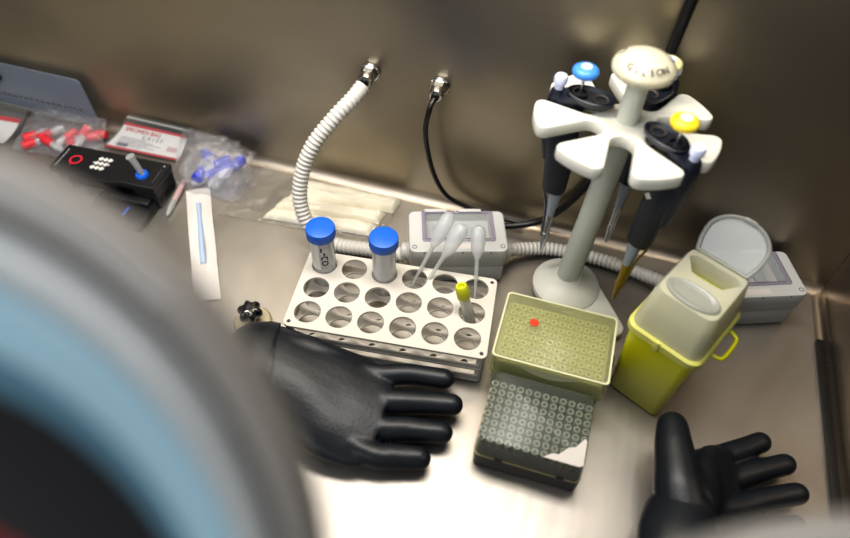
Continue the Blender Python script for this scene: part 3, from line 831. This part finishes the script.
# paper pouch
def flat_pouch():
    t = thing('sterile_pouch', 'narrow cream paper pouch holding a pale blue swab tube', 'pouch', (0, 0, 0))
    a0, a1, b0, b1 = V((-.8470, -.0915, 0)), V((-.8190, -.0745, 0)), V((-.7125, -.2455, 0)), V((-.7410, -.2600, 0))
    lift = lambda s, q: .0035*math.sin(PI*s)*(1 if .06 < q < .94 else .3)+.002*math.sin(q*7)**2
    sheet('paper_pouch', [(*b1.xy, .001), (*b0.xy, .001), (*a1.xy, .001), (*a0.xy, .001)], 16, 60, .0008, 50, 'paper', t, lift, 2, .0006, .3)
    c0, c1 = (a0+a1)/2, (b0+b1)/2
    P = [c0.lerp(c1, s)+V((0, 0, .0052+.0015*math.sin(s*9)**2)) for s in (.17, .3, .45, .6, .72)]
    tube('swab_tube', smooth_path(P, 4), [.0030+.0012*(i/16) for i in range(17)][::1] if len(smooth_path(P, 4)) == 17 else .0048, 'swabblue', t, 10)
    tube('swab_tip', [c0.lerp(c1, .70)+V((0, 0, .006)), c0.lerp(c1, .80)+V((0, 0, .0055))], [.0022, .001], 'paper', t, 10)
    return t
flat_pouch()
# pinkish swab
t = thing('plastic_dropper', 'short pinkish plastic stick between the instrument and the paper pouch', 'dropper', (0, 0, 0))
tube('barrel', [V((-.8565, -.078, .0048)), V((-.8500, -.116, .0048))], [.0042, .0042], 'pink', t, 14)
tube('tip', smooth_path([(-.8500, -.116, .0048), (-.8480, -.128, .0048), (-.8455, -.140, .0040), (-.845, -.143, .0036)], 3), [.0042, .0040, .0038, .0036, .0034, .0030, .0026, .0020, .0014, .0008], 'milky', t, 14)

# sachet with the red bands, leaning on the wall
t = thing('zip_bag', 'white zip bag with red bands leaning against the back wall', 'zip bag', (0, 0, 0))
bl, br, tr, tl = V((-1.005, -.0440, .003)), V((-.888, -.0390, .003)), V((-.882, -.0060, .032)), V((-.980, -.0060, .032))
def quadpt(s, q, off=0):
    p = bl.lerp(br, s).lerp(tl.lerp(tr, s), q)
    return p+V((0, 0, -.0045*math.sin(PI*min(1, max(0, q)))))+V((0, -.45, .88))*off
def band(name, s0, s1, q0, q1, off, mat, nx=16, ny=10):
    bm = bmesh.new(); G = [[bm.verts.new(quadpt(s0+(s1-s0)*i/nx, q0+(q1-q0)*j/ny, off)) for i in range(nx+1)] for j in range(ny+1)]
    for j in range(ny):
        for i in range(nx): bm.faces.new((G[j][i], G[j][i+1], G[j+1][i+1], G[j+1][i]))
    return frombm(name, bm, mat, t)
band('label', 0, 1, .06, .80, .0012, 'paper')
band('red_band', 0, 1, .80, .87, .0014, 'redink')
band('red_band', 0, 1, -.02, .06, .0014, 'redink')
band('film', -.03, 1.03, -.04, 1.12, .0019, 'clear')
band('zip_strip', -.02, 1.03, .98, 1.04, .0023, 'milky')
for (s, q, txt, sz, mt) in ((.34, .70, 'SPECIMEN BAG', .0085, 'redink'), (.52, .54, 'C X 1 5 7', .0080, 'greyink')):
    base = quadpt(s, q, .0018); ex = (quadpt(s+.1, q, .0018)-base).normalized(); ey = (quadpt(s, q+.05, .0018)-base).normalized(); ez = ex.cross(ey)
    mtx = Matrix((ex, ey, ez)).transposed().to_4x4(); mtx.translation = base
    text('print', txt, sz, mt, t, mtx, .0001)
for k in range(6):
    band('print_line', .08, .45+.3*((k*37) % 5)/5, .44-.06*k, .455-.06*k, .0017, 'greyink', 8, 1)
band('print_stamp', .12, .26, .10, .24, .0018, 'greyink', 3, 3)
band('print_stamp', .78, .92, .26, .44, .0017, 'pink', 3, 3)

def capped_tube(name, p, d, mat, label, group, L=.040, r=.0052):
    d = V(d).normalized(); q = d.to_track_quat('Z', 'Y').to_matrix().to_4x4()
    t = thing(name, label, 'tube', p, 0, group)
    lathe('tube_body', [(0, 0), (r*.5, .001), (r*.85, .008), (r*.85, L*.62), (0, L*.62)], 'clearwall', t, mtx=q, seg=18)
    lathe('cap', [(0, L*.5), (r, L*.5), (r*1.05, L*.55), (r*1.05, L*.95), (r*.8, L), (0, L)], mat, t, mtx=q, seg=22)
    return t
# bag with blue capped tubes
tb = thing('clear_bag', 'crumpled clear bag holding blue capped tubes right of the zip bag', 'plastic bag', (0, 0, 0))
dome = lambda h: (lambda s, q: h*max(0, math.sin(PI*s)*math.sin(PI*q))**.6)
sheet('film_top', [(-.872, -.094, .001), (-.768, -.088, .001), (-.771, -.012, .030), (-.888, -.010, .036)], 60, 50, .0075, 48, 'film', tb, dome(.021), 11)
sheet('film_fold', [(-.852, -.082, .010), (-.777, -.078, .008), (-.795, -.012, .040), (-.872, -.012, .046)], 46, 40, .008, 75, 'film', tb, dome(.012), 21)
sheet('film_bottom', [(-.872, -.094, .0008), (-.768, -.088, .0008), (-.772, -.018, .001), (-.882, -.018, .001)], 12, 12, .0004, 40, 'film', tb, None, 5)
for (p, d) in (((-.806, -.077, .008), (-.22, .75, .1)), ((-.817, -.079, .009), (.40, .75, .25)), ((-.806, -.069, .017), (.32, .8, .1)), ((-.842, -.083, .009), (.55, .62, .1)), ((-.838, -.064, .014), (.65, .55, .2)), ((-.812, -.050, .022), (-.7, .45, -.1)), ((-.838, -.033, .012), (.1, -.9, .1))):
    capped_tube('capped_tube', p, d, 'royal', 'royal blue capped tube inside the crumpled clear bag', 'blue capped tubes in the crumpled bag', .048, .0076)
# bag with red capped tubes
tb = thing('clear_bag', 'crumpled clear bag full of red capped tubes behind the black instrument', 'plastic bag', (0, 0, 0))
sheet('film_top', [(-1.130, -.092, .001), (-.985, -.078, .001), (-1.014, -.015, .028), (-1.135, -.015, .022)], 60, 44, .007, 55, 'film', tb, dome(.016), 31)
sheet('film_bottom', [(-1.130, -.092, .0008), (-.985, -.078, .0008), (-1.008, -.018, .001), (-1.135, -.018, .001)], 12, 12, .0004, 40, 'film', tb, None, 5)
for (p, d) in (((-1.045, -.035, .009), (1, .1, .1)), ((-1.050, -.052, .010), (.8, .3, .1)), ((-1.068, -.072, .009), (.5, .75, .2)), ((-1.085, -.060, .009), (-.6, -.7, .0)), ((-1.050, -.078, .009), (-.9, .2, .2)), ((-1.030, -.070, .016), (-.1, .8, .1)), ((-1.095, -.045, .009), (-.5, -.8, .1)), ((-1.070, -.040, .018), (-.5, -.6, -.1)), ((-1.022, -.080, .009), (-.8, .6, .1))):
    capped_tube('capped_tube', p, d, 'redcap', 'red capped tube inside the crumpled clear bag at far left', 'red capped tubes in the crumpled bag', .038, .0062)
# second white bag at the picture's left edge
t = thing('zip_bag', 'white zip bag with a red edge at the far left of the worktop', 'zip bag', (0, 0, 0))
bl, br, tr, tl = V((-1.250, -.105, .002)), V((-1.146, -.086, .002)), V((-1.1445, -.034, .018)), V((-1.250, -.040, .018))
band('label', 0, 1, .0, .74, .0012, 'paper')
band('red_band', 0, 1, .74, .86, .0014, 'redink')
band('film', -.02, 1.05, -.02, 1.15, .0019, 'clear')
# perforated grey plate added to stand in for a back wall reflection at left
t = thing('reflection_plate', 'grey translucent plate with small holes, added to imitate a reflection in the back wall', 'plate', (0, 0, 0))
pm = T(-1.30, -.016, .014) @ RX(math.radians(84))
ho = [circle(.012+i*.0095, .018+(.0001*i), .0030, 10) for i in range(26)]
plate('reflection_panel', [(0, 0), (.262, 0), (.274, .0025), (.262, .068), (.256, .072), (0, .072)], ho, 0, .0025, 'platefilm', t, .0004, pm)
frombm('added_edge_strip', bm_box(bmesh.new(), (0, -.001, .0026), (.270, .003, .0042), .0006), 'portgrey', t).data.transform(pm)
frombm('added_dark_knob', bm_lathe(bmesh.new(), [(0, .0026), (.007, .0026), (.007, .006), (0, .007)], (.118, .050, 0), 24), 'ink', t).data.transform(pm)

# ------------------------------------------------------------------ gloves
def capsule(bm, pts, r, seg=16):
    """rounded tapered finger: pts with radii, spherical ends"""
    P = smooth_path([(*p, q) for p, q in zip(pts, r)], 6)
    c0, c1 = V(P[0][:3]), V(P[-1][:3]); d = (c1-V(P[-2][:3])).normalized(); d0 = (c0-V(P[1][:3])).normalized()
    pts2, rad = [], []
    for k in (80, 60, 40, 20): a = math.radians(k); pts2.append(c0+d0*P[0][3]*math.sin(a)); rad.append(P[0][3]*math.cos(a))
    for q in P: pts2.append(V(q[:3])); rad.append(q[3])
    for k in (20, 40, 60, 80): a = math.radians(k); pts2.append(c1+d*P[-1][3]*math.sin(a)); rad.append(P[-1][3]*math.cos(a))
    bm_sweep(bm, pts2, rad, seg)

def glove(name, label, palm, fingers, sleeve, extra=()):
    t = thing(name, label, 'glove', (0, 0, 0))
    bm = bmesh.new()
    P = smooth_path(palm, 5)         # x y z halfwidth halfthick sx sy sz
    bm_sweep(bm, [q[:3] for q in P], [q[3] for q in P], 28, True, [q[5:8] for q in P], [q[4] for q in P])
    for f, r in fingers: capsule(bm, f, r)
    o = frombm('hand', bm, 'glove', t)
    md = o.modifiers.new('r', 'REMESH'); md.mode = 'VOXEL'; md.voxel_size = .0014
    sm = o.modifiers.new('s', 'SMOOTH'); sm.iterations = 26; sm.factor = .6
    apply_mods(o)
    nr = [v.normal.copy() for v in o.data.vertices]
    for v, q in zip(o.data.vertices, nr):          # soft rubber dents
        p = v.co+q*noise.noise(v.co*26)*.0013
        v.co = (p.x, p.y, max(.0012, p.z))
    S = smooth_path(sleeve, 7)
    bm = bmesh.new()
    rad = [q[3]*(1+.05*math.sin(i*2.1)*noise.noise(V((i*.7, 2, 1)))*2) for i, q in enumerate(S)]
    bm_sweep(bm, [q[:3] for q in S], rad, 36, False, [q[5:8] for q in S], [q[4] for q in S])
    frombm('sleeve', bm, 'glove', t, angle=80)
    return t
SL = (.05, .998, 0)
glove('glovebox_glove', 'black rubber glove lying flat with four straight fingers below the rack',
      [(-.470, -.3460, .020, .050, .013, *SL), (-.485, -.3465, .022, .060, .015, *SL), (-.515, -.3460, .026, .062, .019, *SL), (-.548, -.3420, .031, .058, .023, *SL), (-.582, -.3380, .037, .054, .026, *SL), (-.612, -.3370, .042, .052, .028, *SL)],
      [(((-.520, -.306, .026), (-.488, -.3000, .024), (-.458, -.2895, .024), (-.421, -.2835, .024)), (.014, .0128, .0124, .0116)),
       (((-.520, -.330, .026), (-.482, -.3290, .022), (-.445, -.3190, .021), (-.405, -.3095, .021)), (.015, .0136, .0132, .0122)),
       (((-.520, -.350, .024), (-.475, -.3580, .020), (-.440, -.3490, .019), (-.407, -.3425, .019)), (.015, .0136, .0132, .0122)),
       (((-.520, -.380, .024), (-.470, -.3865, .020), (-.445, -.3810, .018), (-.421, -.3755, .018)), (.015, .0136, .0130, .0120)),
       (((-.600, -.312, .044), (-.565, -.302, .040), (-.525, -.2985, .030)), (.018, .016, .010))],
      [(-.596, -.3380, .041, .0550, .031, *SL), (-.612, -.3440, .044, .0545, .032, *SL), (-.640, -.372, .044, .050, .029, *SL), (-.662, -.430, .085, .046, .040, .4, .9, 0), (-.640, -.470, .230, .060, .060, .8, .5, 0), (-.575, -.560, .360, .068, .068, .9, .2, 0), (-.512, -.610, .438, .074, .074, 1, 0, 0)])
S2 = (.55, .83, 0)
glove('glovebox_glove', 'black rubber glove with its thumb up near the right wall',
      [(-.116, -.3180, .020, .040, .012, *S2), (-.130, -.3230, .024, .044, .016, *S2), (-.148, -.3330, .031, .042, .021, *S2), (-.164, -.3480, .041, .036, .026, *S2), (-.175, -.3650, .054, .032, .028, *S2)],
      [(((-.150, -.300, .027), (-.133, -.2880, .024), (-.112, -.2720, .022), (-.0885, -.2550, .021)), (.014, .0125, .0122, .0114)),
       (((-.145, -.322, .027), (-.123, -.3090, .023), (-.095, -.2900, .021), (-.0650, -.2720, .021)), (.014, .0125, .0122, .0114)),
       (((-.140, -.345, .027), (-.111, -.3320, .022), (-.085, -.3160, .020), (-.0540, -.3000, .020)), (.014, .0125, .0120, .0112)),
       (((-.135, -.365, .027), (-.105, -.3560, .021), (-.082, -.3440, .019), (-.0570, -.3320, .018)), (.014, .0122, .0116, .0105)),
       (((-.174, -.372, .058), (-.181, -.345, .064), (-.187, -.315, .065), (-.1895, -.2900, .063)), (.026, .0225, .0185, .0150))],
      [(-.168, -.3550, .046, .033, .026, *S2), (-.176, -.3700, .054, .031, .026, *S2), (-.177, -.398, .062, .038, .028, .8, .6, 0), (-.164, -.446, .074, .062, .034, .97, -.2, 0), (-.175, -.530, .135, .068, .052, 1, 0, 0), (-.212, -.610, .310, .078, .078, 1, 0, 0)])

# ------------------------------------------------------------------ glove ports
def port(c_, label, R0=.126):
    t = thing('glove_port', label, 'glove port', c_)
    nrm = V((.1, -.75, .65)).normalized()
    ex = (V((1, 0, 0))-nrm*nrm.x).normalized(); ey = nrm.cross(ex)
    off = V((.0090, -.0180, -.0220))               # the opening sits low in the oval face
    off -= nrm*off.dot(nrm)
    def band(name, profile, mat, n=120):
        """profile: (u, height) with u = 0 at the outer rim and 1 at the opening"""
        bm = bmesh.new(); R_ = []
        for u, h in profile:
            r = R0+(.087-R0)*u if u <= 1 else .087-(u-1)*.13
            cc = off*min(u, 1.25)
            R_.append([bm.verts.new(cc+ex*r*math.cos(2*PI*i/n)+ey*r*math.sin(2*PI*i/n)+nrm*h) for i in range(n)])
        for a, b in zip(R_, R_[1:]+R_[:1]):
            for i in range(n): bm.faces.new((a[i], a[(i+1) % n], b[(i+1) % n], b[i]))
        return frombm(name, bm, mat, t)
    band('outer_flange', [(0, -.012), (0, -.003), (.03, .000), (.10, .002), (.17, .001), (.18, -.012)], 'portgrey')
    band('groove', [(.16, -.012), (.17, -.0015), (.25, -.0015), (.26, -.012)], 'portdark')
    band('clamp_ring', [(.24, -.012), (.24, .000), (.29, .003), (.36, .004), (.44, .003), (.46, -.012)], 'portlight')
    band('inner_ring', [(.45, -.012), (.45, .003), (.60, .003), (.74, .001), (.75, -.014)], 'portblue')
    band('inner_lip', [(.74, -.014), (.74, .001), (.90, -.002), (1.0, -.008), (1.0, -.018)], 'portdeep')
    band('rubber_cuff', [(.98, -.020), (.98, -.008), (1.02, -.010), (1.26, -.010), (1.26, -.020)], 'portblack')
    bm = bmesh.new(); bm_lathe(bm, [(0, -.010), (.060, -.010), (.060, -.018), (0, -.018)], (0, 0, 0), 60)
    q = nrm.to_track_quat('Z', 'Y').to_matrix().to_4x4(); q.translation = V((.0125, -.0175, -.0225))-nrm*.0
    bmesh.ops.transform(bm, matrix=q, verts=bm.verts); frombm('red_liner', bm, 'portred', t)
    return t
M['portlight'] = plastic('port_light_grey', '#979998', .3, .08, 12, coat=.3)
M['portdeep'] = plastic('port_deep_blue', '#4c6d7c', .4, .1, 12)
port((-.5106, -.6403, .4493), 'large blurred grey glove port ring in the near left foreground')
port((-.2175, -.6370, .3905), 'blurred grey glove port ring at the bottom right edge')

# ------------------------------------------------------------------ lights, world, camera
def area(name, loc, rot, sx_, sy_, power, col):
    l = bpy.data.lights.new(name, 'AREA'); l.shape = 'RECTANGLE'; l.size = sx_; l.size_y = sy_; l.energy = power; l.color = col
    o = bpy.data.objects.new(name, l); COL.objects.link(o); o.location = loc; o.rotation_euler = rot
    return o
area('ceiling_lamp', (-.56, -.14, .86), (math.radians(8), 0, 0), .80, .18, 7.8, (1, .95, .88))
area('room_fill', (-.9, -1.2, 1.3), (math.radians(48), 0, math.radians(-20)), 1.2, .8, 14.0, (.93, .96, 1))  # added fill light, brightens the faces turned to the camera
w = bpy.data.worlds.new('World'); SC.world = w; w.use_nodes = True
nt = w.node_tree; bg = nt.nodes['Background']
tc = nt.nodes.new('ShaderNodeTexCoord'); sp = nt.nodes.new('ShaderNodeSeparateXYZ'); cr = nt.nodes.new('ShaderNodeValToRGB')
mr = nt.nodes.new('ShaderNodeMapRange'); mr.inputs['From Min'].default_value = -1; mr.inputs['From Max'].default_value = 1
nt.links.new(tc.outputs['Generated'], sp.inputs[0]); nt.links.new(sp.outputs['Z'], mr.inputs['Value']); nt.links.new(mr.outputs['Result'], cr.inputs['Fac'])
cr.color_ramp.elements[0].color = (.05, .05, .055, 1); cr.color_ramp.elements[1].color = (.42, .41, .40, 1)
nt.links.new(cr.outputs['Color'], bg.inputs['Color']); bg.inputs['Strength'].default_value = .9

t_, r_, y_ = 0.8767317239341609, 0.048205496852479573, -0.25249422057864473
fw = V((math.sin(y_)*math.cos(t_), math.cos(y_)*math.cos(t_), -math.sin(t_)))
rt = V((math.cos(y_), -math.sin(y_), 0)); up = rt.cross(fw)
rt2 = rt*math.cos(r_)+up*math.sin(r_); up2 = -rt*math.sin(r_)+up*math.cos(r_)
cam = bpy.data.cameras.new('Camera'); co = bpy.data.objects.new('Camera', cam); COL.objects.link(co)
mm = Matrix((rt2, up2, -fw)).transposed().to_4x4(); mm.translation = (-0.35385744536397584, -0.6501870658129425, 0.6558638942681178)
co.matrix_world = mm
cam.sensor_width = 36; cam.lens = 36*666.6063/850; cam.clip_start = .01
cam.dof.use_dof = True; cam.dof.focus_distance = .76; cam.dof.aperture_fstop = 2.4
SC.camera = co
SC.view_settings.view_transform = 'Standard'
SC.view_settings.exposure = .2
SC.view_settings.gamma = .86
SC.cycles.max_bounces = 10; SC.cycles.transparent_max_bounces = 24; SC.cycles.use_denoising = True
SC.cycles.sample_clamp_indirect = 4; SC.cycles.caustics_reflective = False
